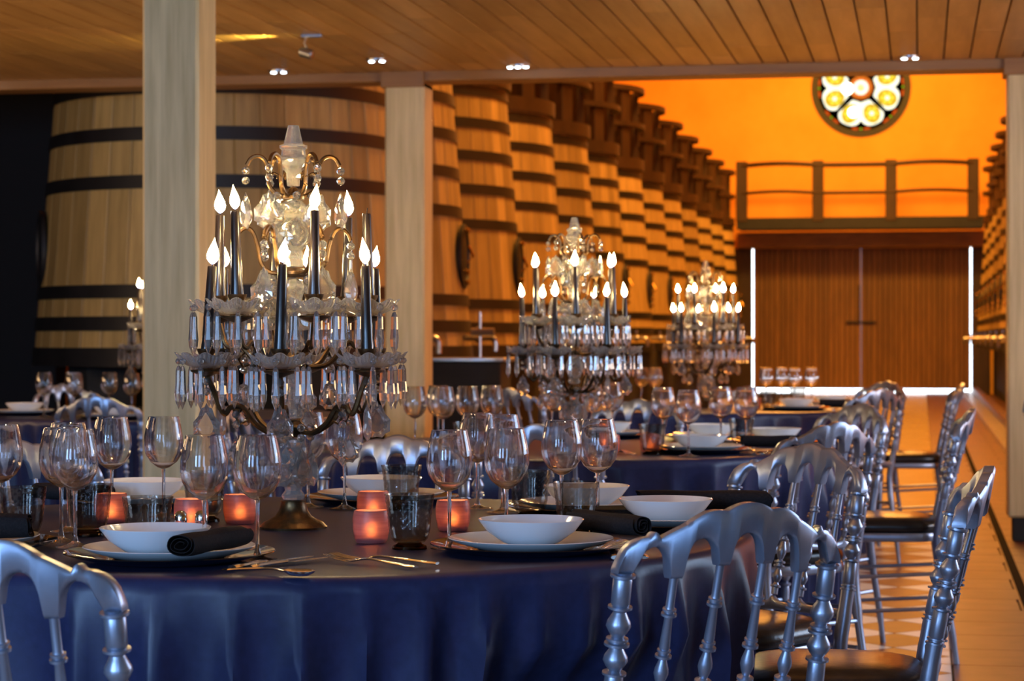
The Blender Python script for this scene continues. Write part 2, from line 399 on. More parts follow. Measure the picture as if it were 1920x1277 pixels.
struct('trim_3', MB().bbox(-3.7, 1.3, YF-.25, YF, 2.95, 3.27, .02), 'beam', 0)
struct('trim_6', MB().bbox(1.0, 1.36, YF-.06, YF, 0, 2.95, .01), 'darkwood', 0)
struct('trim_7', MB().bbox(-3.85, -3.4, YF-.06, YF, 0, 2.95, .01), 'darkwood', 0)
# round stained glass window
wx, wz, R = -1.2, 6.2, 1.0
yw = YF-.02
win = MB().lathe([(R*.86, -.05), (R*.88, -.1), (R, -.1), (R, .0), (R*.86, 0)], 64, (wx, yw, wz), (0, -1, 0), closed=True).build('window_1', 'hoop'); win['kind'] = 'structure'
def disc(x, z, r, y, name, m, seg=24, rx=1, sub=None, rot=0):
    vs_ = [(x, y-.005, z)]
    for i in range(seg):
        a = 2*PI*i/seg; px, pz = r*math.cos(a)*rx, r*math.sin(a)
        vs_.append((x+px*math.cos(rot)-pz*math.sin(rot), y, z+px*math.sin(rot)+pz*math.cos(rot)))
    MB().add(vs_, [(0, 1+i, 1+(i+1) % seg) for i in range(seg)]).build(name, m, win, 0)
M['gw'] = emis('backlit_white_glass', (1, .96, .72), 1.6); M['ga'] = emis('backlit_amber_glass', (1, .62, .03), .9)
M['gy'] = emis('backlit_yellow_glass', (1, .85, .06), 1.3); M['gr'] = emis('backlit_red_glass', (1, .12, .01), .8); M['gg'] = emis('backlit_green_glass', (.5, .7, .02), .8)
M['gs'] = emis('lamp_glare_glow', (1, .95, .75), 6)  # added glow for the glare of two lamps, not window glass
MB().lathe([(.0001, .0), (R*.87, .0)], 48, (wx, yw-.005, wz), (0, -1, 0)).build('lead_backing', 'hoop', win)
for k in range(8):
    a = math.radians(22.5+45*k)
    # a lobe: wedge with rounded end, leaving dark spokes on the diagonals
    pts = []
    for s_ in range(0, 25):
        t_ = -1+2*s_/24
        odd = (k % 2 == 0) == (t_ > 0)      # the side next to a diagonal spoke
        aa = a+t_*math.radians(19.5 if odd else 22.3); rr = R*(.8-.13*abs(t_)**3)
        pts.append((wx+rr*math.cos(aa), yw-.012, wz+rr*math.sin(aa)))
    for t_ in (1, -1):
        aa = a+t_*math.radians(12 if (k % 2 == 0) == (t_ > 0) else 22); pts.append((wx+R*.3*math.cos(aa), yw-.012, wz+R*.3*math.sin(aa)))
    MB().add(pts, [tuple(range(len(pts)))]).build('pane_or_glare', 'gw', win, 0)
    cx, cz = wx+R*.57*math.cos(a), wz+R*.57*math.sin(a)
    disc(cx, cz, R*.17, yw-.02, 'roundel', 'ga', 20, 1.2, rot=a)
    for q in range(6):
        b = q*PI/3; disc(cx+R*.095*math.cos(b), cz+R*.095*math.sin(b), R*.035, yw-.03, 'boss', 'gy', 8)
    disc(cx, cz, R*.045, yw-.03, 'boss', 'gw', 10)
    for dd in (-8, 8):
        b = math.radians(45*k+dd); disc(wx+R*.84*math.cos(b), wz+R*.84*math.sin(b), R*.025, yw-.015, 'rim_pane', 'gr', 10, 3.2, rot=b+PI/2)
    b = math.radians(45*k); disc(wx+R*.84*math.cos(b), wz+R*.84*math.sin(b), R*.024, yw-.03, 'rim_pane', 'gg', 10)
disc(wx, wz, R*.24, yw-.03, 'hub_ring', 'fascia', 28); disc(wx, wz, R*.15, yw-.04, 'hub_pane', 'gw', 28)
disc(wx, wz, R*.07, yw-.05, 'hub_center', 'steel', 20); disc(wx-.27, wz-.02, R*.12, yw-.05, 'pane_or_glare', 'gs', 20); disc(wx-.15, wz-.5, R*.11, yw-.05, 'pane_or_glare', 'gs', 20)  # last two discs are added glows for lamp glare, no real panes

br = thing('footbridge', 'dark timber footbridge with rails crossing above the far doors', 'bridge', (-1.2, 44.9, 0))
MB().box(-2.4, 2.4, -.35, .9, 3.3, 3.4).build('deck', 'darkwood', br, 0)
MB().bbox(-2.4, 2.4, -.42, -.36, 3.27, 3.5, .006).build('deck_edge', 'hoop', br, 0)
xs = [-2.3, -.8, .62, 2.2]
for x in xs: MB().bbox(x-.11, x+.11, -.44, -.28, 3.42, 4.62, .012).build('post', 'darkwood', br, 0)
for x0, x1, bow in ((-2.3, -.8, .06), (-.8, .62, 0), (.62, 2.2, .06)):
    for z, w in ((4.53, .035), (3.98, .025)):
        MB().tube([(x0+(x1-x0)*i/10, -.4-bow*math.sin(PI*i/10), z+bow*.6*math.sin(PI*i/10)) for i in range(11)], [(.05, w*1.5)]*11, 6).build('rail', 'darkwood', br, 0)

# ------------------------------------------------------------ the vats
HZ = [(3.24, .09), (2.96, .085), (2.68, .085), (2.39, .085), (2.09, .085), (1.41, .085), (1.21, .09), (1.0, .12)]
Z0, Z1 = .94, 3.3
def rad(R0, z): return R0*(1-.062*(z-1))
NS = 44
def stave_mesh(R0, N=NS):
    mb = MB(); w = PI/N-.0009; vs_ = []; fs = []
    zs = [Z0, 1.6, 2.3, Z1]
    for z in zs:
        r = rad(R0, z)
        for a, dr in ((-w, -.0035), (-w*.9, .002), (w*.9, .002), (w, -.0035)):
            vs_.append(((r+dr)*math.cos(a), (r+dr)*math.sin(a), z))
    for j in range(3):
        for i in range(3):
            fs.append((j*4+i, j*4+i+1, j*4+i+5, j*4+i+4))
    mb.add(vs_, fs); return mb
stave_me = {}
def vat(x, y, R0, side, label, group, fine):
    t = thing('oak_vat', label, 'vat', (x, y, 0), 0, group)
    if fine:
        if R0 not in stave_me: stave_me[R0] = stave_mesh(R0).mesh('stave', 'stave', 30)
        for i in range(NS): link('stave', stave_me[R0], t, None, 2*PI*i/NS)
    else:
        if ('far', R0) not in stave_me:
            mb = MB(); s_ = stave_mesh(R0)
            for i in range(NS):
                mb.M = Matrix.Rotation(2*PI*i/NS, 4, 'Z'); mb.add(s_.v, s_.f)
            stave_me['far', R0] = mb.mesh('stave_shell', 'stave', 30)
        o = link('stave_shell', stave_me['far', R0], t); o['kind'] = 'stuff'
    if ('h', R0) not in stave_me:
        L_ = []
        for z, h in HZ:
            L_.append(MB().lathe([(rad(R0, z-h/2)-.02, z-h/2), (rad(R0, z-h/2)+.014, z-h/2), (rad(R0, z+h/2)+.014, z+h/2), (rad(R0, z+h/2)-.02, z+h/2)], 64, closed=True).mesh('hoop', 'hoop'))
        stave_me['h', R0] = L_
        stave_me['i', R0] = MB().lathe([(rad(R0, Z0)-.03, Z0), (rad(R0, Z0)-.012, Z0+.02), (rad(R0, 2.9)-.012, 2.9), (rad(R0, Z1)-.012, Z1), (0.001, Z1)], 44).mesh('inner_shell', 'soil')
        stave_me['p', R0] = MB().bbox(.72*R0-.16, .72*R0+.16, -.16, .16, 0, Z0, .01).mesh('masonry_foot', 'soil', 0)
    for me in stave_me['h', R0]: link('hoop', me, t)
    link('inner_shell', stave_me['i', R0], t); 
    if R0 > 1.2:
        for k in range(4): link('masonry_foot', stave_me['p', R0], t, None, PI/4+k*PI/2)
    # oval manhole hatch on the aisle side with brass bolts
    if 'hatch' not in stave_me:
        vs_ = []; n = 28
        h = MB()
        for (k, dx) in ((1, 0), (1, .03), (.86, .035), (.82, .02), (.0, .03)):
            for i in range(n):
                a = 2*PI*i/n; vs_.append((dx, .17*k*math.cos(a), .25*k*math.sin(a)))
        h.add(vs_, [(j*n+i, j*n+(i+1) % n, j*n+n+(i+1) % n, j*n+n+i) for j in range(4) for i in range(n)])
        stave_me['hatch'] = h.mesh('hatch', 'hoop')
        b = MB()
        for zz in (-.2, -.12, .2): b.lathe([(.0001, 0), (.02, 0), (.02, .03), (.0001, .035)], 10, (.03, 0, zz), (1, 0, 0))
        b.tube([(.05, -.02, -.05), (.09, 0, 0), (.05, .02, .08)], .012)
        stave_me['bolt'] = b.mesh('hatch_bolt', 'brass')
    r = rad(R0, 1.75)
    ho = link('hatch', stave_me['hatch'], t, (side*(r+.004), 0, 1.75), 0 if side > 0 else PI)
    link('hatch_bolt', stave_me['bolt'], ho)
    if 'tap' not in stave_me:
        stave_me['tap'] = MB().tube(spline([(-.02, 0, 0), (.12, 0, 0), (.2, 0, 0), (.23, 0, -.03), (.23, 0, -.1)]), .022, 8).lathe([(.035, -.02), (.04, 0), (.035, .02)], 12, (.1, 0, 0), (1, 0, 0)).tube([(.1, 0, 0), (.1, 0, .08)], .008).tube([(.1, -.05, .08), (.1, .05, .08)], .009).mesh('tap', 'steel')
    link('tap', stave_me['tap'], t, (side*(rad(R0, 1.05)+.01), -.12, 1.12), 0 if side > 0 else PI)
    return t
gal = {}
def gallery(x, y, R0, side, label, group):
    t = thing('gallery_section', label, 'walkway railing', (x, y, 0), 0 if side > 0 else PI, group)
    if R0 not in gal:
        g = []; ra = R0*.93; A = math.radians(62)
        def arc(r, n=14, A=A): return [(r*math.cos(-A+2*A*i/n), r*math.sin(-A+2*A*i/n)) for i in range(n+1)]
        def band(r0, r1, z0, z1):
            mb = MB(); a0 = arc(r0); a1 = arc(r1); n = len(a0); vs_ = []
            for p in (a0, a1):
                for z in (z0, z1): vs_ += [(q[0], q[1], z) for q in p]
            fs = []
            for i in range(n-1):
                fs += [(i, i+1, n+i+1, n+i), (2*n+i, 2*n+i+1, 3*n+i+1, 3*n+i), (i, i+1, 2*n+i+1, 2*n+i), (n+i, n+i+1, 3*n+i+1, 3*n+i)]
            fs += [(0, n, 3*n, 2*n), (n-1, 2*n-1, 4*n-1, 3*n-1)]
            return mb.add(vs_, fs)
        g.append(('deck_lip', band(ra-.09, ra-.04, 3.3, 3.44).mesh('deck_lip', 'darkwood', 30)))
        g.append(('deck', MB().box(-1.2, .45, -1.15, 1.15, 3.33, 3.38).mesh('deck', 'darkwood', 0)))
        for nm, z0, z1 in (('top_rail', 4.3, 4.37), ('mid_rail', 3.84, 3.9)):
            g.append((nm, band(ra-.12, ra-.03, z0, z1).mesh(nm, 'darkwood', 30)))
            g.append((nm, MB().bbox(-.55, -.48, -1.15, 1.15, z0, z1, .004).mesh(nm, 'darkwood', 0)))
        for a in (-58, -29, 29, 58):
            a = math.radians(a); mb = MB(); mb.M = Matrix.Translation(((ra-.12)*math.cos(a), (ra-.12)*math.sin(a), 0)) @ Matrix.Rotation(a, 4, 'Z')
            g.append(('post', mb.bbox(-.045, .045, -.09, .09, 3.38, 4.36 if abs(a) < .9 else 4.47, .005).mesh('post', 'darkwood', 0)))
        for yy in (-1.05, -.7, -.35, .3, .65, 1.05): g.append(('post', MB().bbox(-.57, -.48, yy-.13, yy+.13, 3.38, 4.4, .005).mesh('post', 'darkwood', 0)))
        g.append(('bracket', MB().tube([(.5, 0, 4.34), (.2, 0, 4.26), (-.5, 0, 4.34)], .03, 6).mesh('bracket', 'beam', 0)))
        g.append(('bracket', MB().tube([(.5, 0, 3.87), (.2, 0, 3.79), (-.5, 0, 3.87)], .03, 6).mesh('bracket', 'beam', 0)))
        gal[R0] = g
    for nm, me in gal[R0]: link(nm, me, t)
ords = ['first', 'second', 'third', 'fourth', 'fifth', 'sixth', 'seventh', 'eighth', 'ninth', 'tenth', 'eleventh', 'twelfth', 'thirteenth', 'fourteenth']
XL, XR, RV = -4.62, 2.22, 1.185
ys = [16.93+2.42*i for i in range(12)]
vat(-4.58, 14.4, 1.25, 1, 'largest looking oak vat, black hooped, filling the left behind the nearest pillar', 'oak vats of the left row', True)
v0 = [o for o in bpy.data.objects if o.name.startswith('oak_vat')][0]
a_ = math.radians(-152); link('hatch', stave_me['hatch'], v0, (rad(1.25, 1.7)*math.cos(a_), rad(1.25, 1.7)*math.sin(a_), 1.7), a_)
for i, y in enumerate(ys):
    w = ords[i]
    vat(XL, y, RV, 1, f'black hooped oak vat, {w} in the left row after the second pillar', 'oak vats of the left row', i < 5)
    if i > 0: gallery(XL, y, RV, 1, f'dark timber railing on top of the {w} vat of the left row', 'gallery railings of the left row')
for i, y in enumerate(reversed(ys[3:])):
    w = ords[i]
    vat(XR, y, RV, -1, f'black hooped oak vat in the right row, {w} from the far doors', 'oak vats of the right row', False)
    gallery(XR, y, RV, -1, f'dark timber railing on the right row vat {w} from the far doors', 'gallery railings of the right row')
t = thing('pump_cabinet', 'dark steel edged pump cabinet below the vats, right of the second pillar', 'cabinet', (-3.1, 15.2, 0))
MB().bbox(-.2, .28, -.2, .2, .05, .96, .01).build('body', 'soil', t, 0)
MB().bbox(-.23, .31, -.23, .23, .96, .985, .004).build('top_plate', 'steel', t, 0)
MB().bbox(-.21, -.19, -.22, -.2, .0, .96, .002).build('corner_rail', 'steel', t, 0)
MB().tube([(.1, 0, .98), (.1, 0, 1.16), (.1, 0, 1.3)], .012).tube([(.04, 0, 1.16), (.2, 0, 1.16)], .03).build('pipe_fitting', 'steel', t)
t = thing('daylight_streak_strip', 'added steel strip standing in for the daylight streak before the right row of vats', 'floor strip', (.86, 18, 0))
for k in range(14): MB().bbox(-.06, .14, k*2+.02, k*2+1.98, .0, .05, .008).build('strip_section', 'steel', t, 0)  # added strip, carries the streak of door daylight lying on the floor
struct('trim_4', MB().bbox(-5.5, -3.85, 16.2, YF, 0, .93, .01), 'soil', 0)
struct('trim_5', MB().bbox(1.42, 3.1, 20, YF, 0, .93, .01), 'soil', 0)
# stone kerb in front of the right row
for side, x0, x1 in (('left', -3.52, -3.4), ('right', 1.0, 1.12)):
    struct('baseboard_'+side, MB().bbox(x0, x1, 16, YF, 0, .14, .01), 'slab', 0)

# ------------------------------------------------------------ tables under floor-length cloths
TZ = .75
TABLES = {'near': (-1.202, 4.213), 'mid': (-1.171, 7.603), 'far': (-1.134, 11.971), 'left': (-3.607, 10.421)}
TL = {'near': 'nearest round table', 'mid': 'second round table', 'far': 'farthest round table', 'left': 'round table behind the nearest pillar'}
CHAIRS = [(-.262, 3.36, 'near', 'frontmost silver chair, its arched back filling the lower right'), (.11, 4.385, 'near', 'silver chair seen edge on at the right of the nearest table'),
 (-.26, 5.25, 'near', 'silver chair behind the right end of the nearest table, facing the camera'), (-1.193, 2.68, 'near', 'silver chair cut off at the lower left corner'),
 (-2.12, 5.06, 'near', 'silver chair at the left picture edge behind the wine glasses'), (-1.3, 5.5, 'near', 'silver chair behind the nearest table, right below the second pillar'),
 (-1.08, 6.31, 'mid', 'silver chair in front of the second table, behind the trio of wine glasses'), (-.25, 6.63, 'mid', 'grey looking chair back at the front right of the second table'),
 (-.23, 8.52, 'mid', 'silver chair at the back right of the second table, lit on its crest'), (.16, 8.02, 'mid', 'chair right of the second table showing its black cushion'),
 (-1.121, 8.95, 'mid', 'silver chair behind the second table, under its candelabrum'), (-2.43, 7.694, 'mid', 'silver chair left of the second table, behind the large candelabrum'),
 (-.20, 11.02, 'far', 'grey chair at the front right of the farthest table'), (-.2, 12.98, 'far', 'farthest visible chair crest, right of the farthest table'),
 (.205, 12.45, 'far', 'distant chair seen edge on before the far doors, with black cushion'), (-1.984, 10.85, 'far', 'dim chair left of the farthest table, beside the second candelabrum'),
 (-3.45, 9.06, 'left', 'pale blue chair back in front of the table behind the pillar'), (-4.526, 11.4, 'left', 'warm lit chair behind the left glasses, right one of two'),
 (-4.90, 10.9, 'left', 'warm lit chair behind the left glasses, left one of two')]
TURN = {CHAIRS[0][3]: -35, CHAIRS[2][3]: -146, CHAIRS[9][3]: -91, CHAIRS[1][3]: -91, CHAIRS[14][3]: -93}      # headings that do not point at the table centre
def chair_pose(x, y, k, l):
    d_ = (Vector(TABLES[k])-Vector((x, y))).normalized()
    if l in TURN:
        a_ = math.radians(TURN[l]); d_ = Vector((math.sin(a_), math.cos(a_)))
    return Vector((x, y))+d_*.275, d_
def cloth(key, seed):
    near = []
    for cx, cy, k, l in CHAIRS:
        if k == key:
            o_, h_ = chair_pose(cx, cy, k, l); near.append((o_-Vector(TABLES[key]), h_))
    rnd = random.Random(seed); ph = [rnd.random()*6.28 for _ in range(6)]
    mb = MB(); n = 432; vs_ = [(0, 0, 0)]; fs = []
    rings = [(.3, 0), (.6, 0), (.8, 0), (.875, 0), (.892, -.003), (.9, -.012), (.903, -.03)]
    rings += [(.904-.02*k/14, -.03-(TZ-.03-.004)*k/14) for k in range(1, 15)]
    for j, (r, z) in enumerate(rings):
        dep = max(0, -z-.02)
        for i in range(n):
            a = 2*PI*i/n
            w = math.sin(5*a+ph[0]+.6*math.sin(2*a+ph[1])); w2 = math.sin(23*a+ph[2]+2*math.sin(3*a+ph[3])); w3 = math.sin(43*a+ph[4]+z*2+2*math.sin(5*a))
            w4 = math.sin(34*a+ph[5]+3*math.sin(4*a+ph[3])+z)
            f = (.02*w+.02*(1-abs(w2))*2-.02+.008*w4+.004*w3)*min(1, dep/.14)**.9-.008
            rr = r+f-.012*min(1, dep/.3)
            if dep > .12:
                u_ = Vector((math.cos(a), math.sin(a)))
                for o_, h_ in near:
                    if u_.dot(h_) > -.3: continue
                    lim = (o_.dot(h_)+.2)/u_.dot(h_); q_ = u_*lim-o_
                    lat = abs(q_.x*h_.y-q_.y*h_.x); e = max(0, (lat-.2)/.1)
                    if e < 1 and lim > 0:
                        k_ = (1-e*e*(3-2*e))*min(1, (dep-.12)/.1)
                        rr = rr+(min(rr, lim)-rr)*k_
            zz = z+(.0012*math.sin(9*a+r*20+ph[5]) if dep == 0 and r > .35 else 0)
            vs_.append((rr*math.cos(a), rr*math.sin(a), zz-(.0008 if j < 4 else 0)))
    fs += [(0, 1+i, 1+(i+1) % n) for i in range(n)]
    for j in range(len(rings)-1):
        for i in range(n): k = (i+1) % n; fs.append((1+j*n+i, 1+(j+1)*n+i, 1+(j+1)*n+k, 1+j*n+k))
    mb.add(vs_, fs)
    o = mb.build('tablecloth', 'cloth', None, 60, (*TABLES[key], TZ))
    tag(o, f'floor-length midnight blue satin cloth on the {TL[key]}', 'tablecloth', 'blue satin tablecloths')
for i, k in enumerate(TABLES): cloth(k, 11+i)

# ------------------------------------------------------------ candelabra
def drop_mesh(kind):
    mb = MB()
    bead = lambda z, r: mb.lathe([(.0001, z+r), (r*.75, z+r*.6), (r, z), (r*.75, z-r*.6), (.0001, z-r)], 7)
    if kind == 'icicle':
        bead(-.008, .007)
        mb.lathe([(.0001, -.016), (.003, -.018), (.0055, -.026), (.0062, -.05), (.008, -.07), (.0065, -.084), (.0001, -.1)], 6)
    else:
        w, h, nb = {'pear': (.021, .062, 2), 'big': (.031, .078, 2)}[kind]
        z = -.009
        for k in range(nb): bead(z, .0085); z -= .019
        n = 18; rim = []; inn = []
        for i in range(n):
            a = 2*PI*i/n; s_ = 1+.07*math.cos(9*a)
            zz = math.cos(a); xx = math.sin(a)*(1 if zz < 0 else 1-.55*zz)
            rim.append((w*xx*s_, 0, z-h*.62+(h*.55 if zz > 0 else h*.36)*zz*s_)); inn.append((w*xx*.62, z-h*.62+(h*.36 if zz > 0 else h*.22)*zz))
        vs_ = list(rim)+[(x, .007, q) for x, q in inn]+[(x, -.007, q) for x, q in inn]
        fs = []
        for i in range(n):
            k = (i+1) % n; fs += [(i, k, n+k, n+i), (k, i, 2*n+i, 2*n+k)]
        fs += [tuple(range(n, 2*n)), tuple(range(3*n-1, 2*n-1, -1))]
        mb.add(vs_, fs)
    return mb.mesh('crystal_drop', 'crystal', 0)
DR = {k: drop_mesh(k) for k in ('icicle', 'pear', 'big')}
LOW = [-8+60*i for i in range(6)]; UPP = [15+60*i for i in range(6)]
LOWR, UPR, LOWZ, UPZ = .178, .15, .312, .415
def pol(r, az, z):    # az 0 = local -Y, positive towards +X
    a = math.radians(az); return (r*math.sin(a), -r*math.cos(a), z)
def bob_mesh():
    prof = [(.012, 0), (.026, .001), (.04, .007), (.049, .016), (.055, .027), (.052, .026), (.046, .017), (.037, .01), (.024, .005), (.012, .005)]
    mb = MB().lathe(prof, 80, rf=lambda a, j, z: 1+(.09*math.cos(8*a)+.03*math.cos(40*a))*min(1, max(0, z)/.02))
    for i, (x, y, z) in enumerate(mb.v):
        if z > .004: mb.v[i] = (x, y, z+.0045*math.cos(8*math.atan2(y, x))*(z/.027))
    return mb.mesh('bobeche', 'frost', 30)
BOB = bob_mesh()
CUP = MB().lathe([(.001, -.016), (.008, -.015), (.03, -.006), (.031, -.003), (.014, -.001), (.012, .004), (.0105, .022), (.016, .03), (.018, .034), (.0185, .038), (.0135, .038), (.0125, .03), (.0125, .024), (.001, .024)], 18).mesh('candle_cup', 'bronze')
def candelabrum(label, loc, rotz):
    t = thing('crystal_candelabrum', label, 'candelabrum', loc, rotz, 'tall crystal candelabra on the tables')
    sq = lambda a, j, z: 1+.05*math.cos(8*a)
    MB().lathe([(.065, 0), (.066, .004), (.062, .008), (.058, .012), (.05, .016), (.046, .018), (.034, .024), (.027, .036), (.024, .05), (.025, .054), (.0001, .055)], 40, rf=lambda a, j, z: 1+(.03*math.cos(20*a) if .018 < z < .04 else 0)).build('base', 'bronze', t)
    sq_ = lambda z: z if z < .664 else .664+(z-.664)*.9
    def cr(prof, seg=8, nm='crystal_stem', ph=0): MB().lathe([(a, sq_(b)) for a, b in prof], seg, phase=ph).build(nm, 'frost', t, 0)
    cr([(.0001, .055), (.02, .056), (.023, .064), (.016, .074), (.02, .086), (.032, .105), (.035, .118), (.029, .135), (.02, .15), (.014, .158), (.018, .166), (.018, .172), (.0001, .176)], 10)
    MB().lathe([(.0001, .176), (.012, .177), (.016, .183), (.024, .19), (.026, .197), (.018, .204), (.013, .21), (.0001, .212)], 20).build('lower_hub', 'bronze', t)
    cr([(.0001, .212), (.018, .214), (.022, .222), (.017, .232), (.026, .25), (.032, .27), (.027, .29), (.019, .303), (.0001, .31)], 10)
    MB().lathe([(.0001, .31), (.02, .311), (.025, .318), (.025, .326), (.018, .333), (.016, .342), (.0001, .345)], 20).build('upper_hub', 'bronze', t)
    cr([(.0001, .345), (.018, .347), (.024, .355), (.019, .365), (.014, .38), (.022, .395), (.029, .41), (.02, .425), (.0145, .44), (.019, .455), (.025, .468), (.018, .482), (.0001, .49)], 10)
    MB().lathe([(.0001, .488), (.022, .489), (.03, .494), (.03, .5), (.02, .505), (.0001, .507)], 20).build('scroll_ring', 'bronze', t)
    cr([(.0001, .507), (.019, .509), (.021, .525), (.017, .54), (.024, .548), (.036, .565), (.033, .58), (.02, .594), (.016, .604), (.026, .617), (.03, .626), (.018, .636), (.0001, .642)], 10)
    MB().lathe([(.0001, .64), (.02, .641), (.022, .647), (.012, .652), (.008, .662), (.0001, .666)], 20).build('scroll_ring', 'bronze', t)
    cr([(.0001, .664), (.012, .666), (.013, .684), (.02, .7), (.03, .714), (.033, .72), (.031, .727), (.024, .733), (.023, .744), (.027, .748), (.027, .754), (.019, .757), (.0105, .797), (.0001, .798)], 8, 'crystal_finial')
    def arm(pts, az, r, nm='arm'):
        mb = MB(); mb.tube([pol(p[0], az, p[1]) for p in spline([(a, b, 0) for a, b in pts], 6)], r, 7)
        if nm == 'arm':   # leaf curl under the bend
            q = pts[3]; mb.tube([pol(a, az, b) for a, b in [(q[0], q[1]), (q[0]+.014, q[1]-.016), (q[0]+.006, q[1]-.032), (q[0]-.008, q[1]-.026)]], [.0045, .004, .003, .002], 6)
        return mb.build(nm, 'bronze', t)
    for az in LOW:
        arm([(.01, .192), (.045, .186), (.08, .205), (.105, .236), (.128, .238), (.14, .225), (.15, .235), (.162, .265), (LOWR, LOWZ-.012)], az, .0055)
        b = link('bobeche', BOB, t, pol(LOWR, az, LOWZ)); c = link('candle_cup', CUP, t, pol(LOWR, az, LOWZ))
        for k in range(8):
            a = 2*PI*k/8+az; link('crystal_drop', DR['icicle'], b, (.054*math.cos(a), .054*math.sin(a), .022), 0)
        link('crystal_drop', DR['big'], c, (0, 0, -.016), math.radians(az+40))
        link('crystal_drop', DR['pear'], t, pol(.118, az, .232), math.radians(az*1.7))
    for az in UPP:
        arm([(.01, .322), (.04, .314), (.07, .32), (.095, .345), (.112, .362), (.125, .352), (.138, .362), (UPR, UPZ-.012)], az, .005)
        b = link('bobeche', BOB, t, pol(UPR, az, UPZ)); link('candle_cup', CUP, t, pol(UPR, az, UPZ))
        for k in range(8):
            a = 2*PI*k/8+az; link('crystal_drop', DR['icicle'], b, (.054*math.cos(a), .054*math.sin(a), .022), 0)
        link('crystal_drop', DR['pear'], t, pol(.1, az, .336), math.radians(az*1.3))
    for k in range(6):
        az = 30+60*k
        arm([(.012, .645), (.03, .65), (.046, .666), (.048, .695), (.055, .716), (.068, .724), (.082, .719), (.09, .706)], az, .0042, 'scroll_arm')
        MB().tube([pol(r_, az, z_) for r_, z_ in ((.05, .68), (.038, .692), (.03, .688), (.032, .68))], [.004, .003, .0025, .002], 6).build('scroll_leaf', 'bronze', t)
        link('crystal_drop', DR['big'], t, pol(.092, az, .704), math.radians(az+20*(k % 3)))
        arm([(.02, .497), (.045, .498), (.062, .515), (.068, .545), (.078, .575), (.092, .584), (.106, .574), (.112, .56)], az, .0042, 'scroll_arm')
        link('crystal_drop', DR['big'], t, pol(.112, az, .558), math.radians(az-25*(k % 2)))
    for k in range(5):
        link('crystal_drop', DR['pear'], t, pol(.036, 10+72*k, .655), math.radians(72*k+30))
        link('crystal_drop', DR['pear'], t, pol(.042, 40+72*k, .492), math.radians(72*k))
        link('crystal_drop', DR['big'], t, pol(.034, 25+72*k, .205), math.radians(72*k+50))
    return t
def to_cam(x, y): return math.atan2(-y, -x)+PI/2
# candle, wick and flame
CH = .172
CAN = {'low': MB().lathe([(.0125, 0), (.0125, .02), (.0115, .03), (.0085, CH-.002), (.0075, CH), (.0001, CH-.001)], 16).mesh('taper_candle', 'candle')}
WICK = MB().tube([(0, 0, CH-.002), (.0008, 0, CH+.006), (.002, 0, CH+.011)], .0009, 5).mesh('wick', 'wick')
def flame(seed):
    rnd = random.Random(seed); lean = rnd.uniform(-.006, .006); ly = rnd.uniform(-.004, .004); h = rnd.uniform(.042, .054); w = rnd.uniform(.0095, .012)
    mb = MB(); vs_ = []; fs = []; n = 12
    pr = [(0, .02), (.06, .42), (.18, .85), (.32, 1), (.5, .86), (.68, .55), (.84, .24), (1, .01)]
    for z, r in pr:
        for i in range(n):
            a = 2*PI*i/n; vs_.append((w*r*math.cos(a)+lean*z*z, w*r*math.sin(a)+ly*z*z, CH+.003+h*z))
    for j in range(len(pr)-1):
        for i in range(n): k = (i+1) % n; fs.append((j*n+i, j*n+k, j*n+n+k, j*n+n+i))
    return mb.add(vs_, fs).mesh('flame', 'flame')
FLM = [flame(i) for i in range(6)]
def pos_words(az):
    a = (az+180) % 360-180
    for lim, w in ((22, 'front'), (70, 'front %s'), (112, '%s'), (158, 'rear %s')):
        if abs(a) <= lim: return w.replace('%s', 'right' if a > 0 else 'left')
    return 'rear'
def far_words(s_): return s_
cands = [('near', -0, 'tall crystal candelabrum with twelve dark candles in front, on the nearest table', 'nearest candelabrum'),
         ('mid', -13, 'crystal candelabrum on the second table, in the middle of the picture', 'second candelabrum'),
         ('far', 22, 'smallest crystal candelabrum, on the farthest table toward the doors', 'farthest candelabrum'),
         ('left', 40, 'crystal candelabrum half hidden by the nearest pillar, at the left', 'candelabrum behind the pillar')]
proto = None; fi = 0
for key, extra, lab, short in cands:
    x, y = TABLES[key]; rz = to_cam(x, y)+math.radians(extra)
    if proto is None: proto = candelabrum(lab, (x, y, TZ), rz); c_ = proto
    else:
        c_ = copy_tree(proto); c_.location = (x, y, TZ); c_.rotation_euler.z = rz; c_['label'] = lab
    Mw = Matrix.Translation((x, y, TZ)) @ Matrix.Rotation(rz, 4, 'Z')
    for tier, azs, r, z in (('lower', LOW, LOWR, LOWZ), ('upper', UPP, UPR, UPZ)):
        for k, az in enumerate(azs):
            lit = not (key == 'near' and tier == 'upper' and k == 1)
            w = pos_words(az+extra)
            p = Mw @ Vector(pol(r, az, z+.024))
            cn = thing('taper_candle', f"{'burning' if lit else 'unlit'} dark taper candle, {tier} tier, {w} arm of the {short}", 'candle', p, random.random()*6, f'dark tapers of the {short}')
            cn.rotation_euler = (math.radians(random.uniform(-1.6, 1.6)), math.radians(random.uniform(-1.6, 1.6)), rz)
            if key == 'near' and tier == 'lower' and k == 5: cn.rotation_euler.y = math.radians(3.5)
            link('wax_taper', CAN['low'], cn); link('wick', WICK, cn)
            if lit: link('flame', FLM[fi % 6], cn); fi += 1

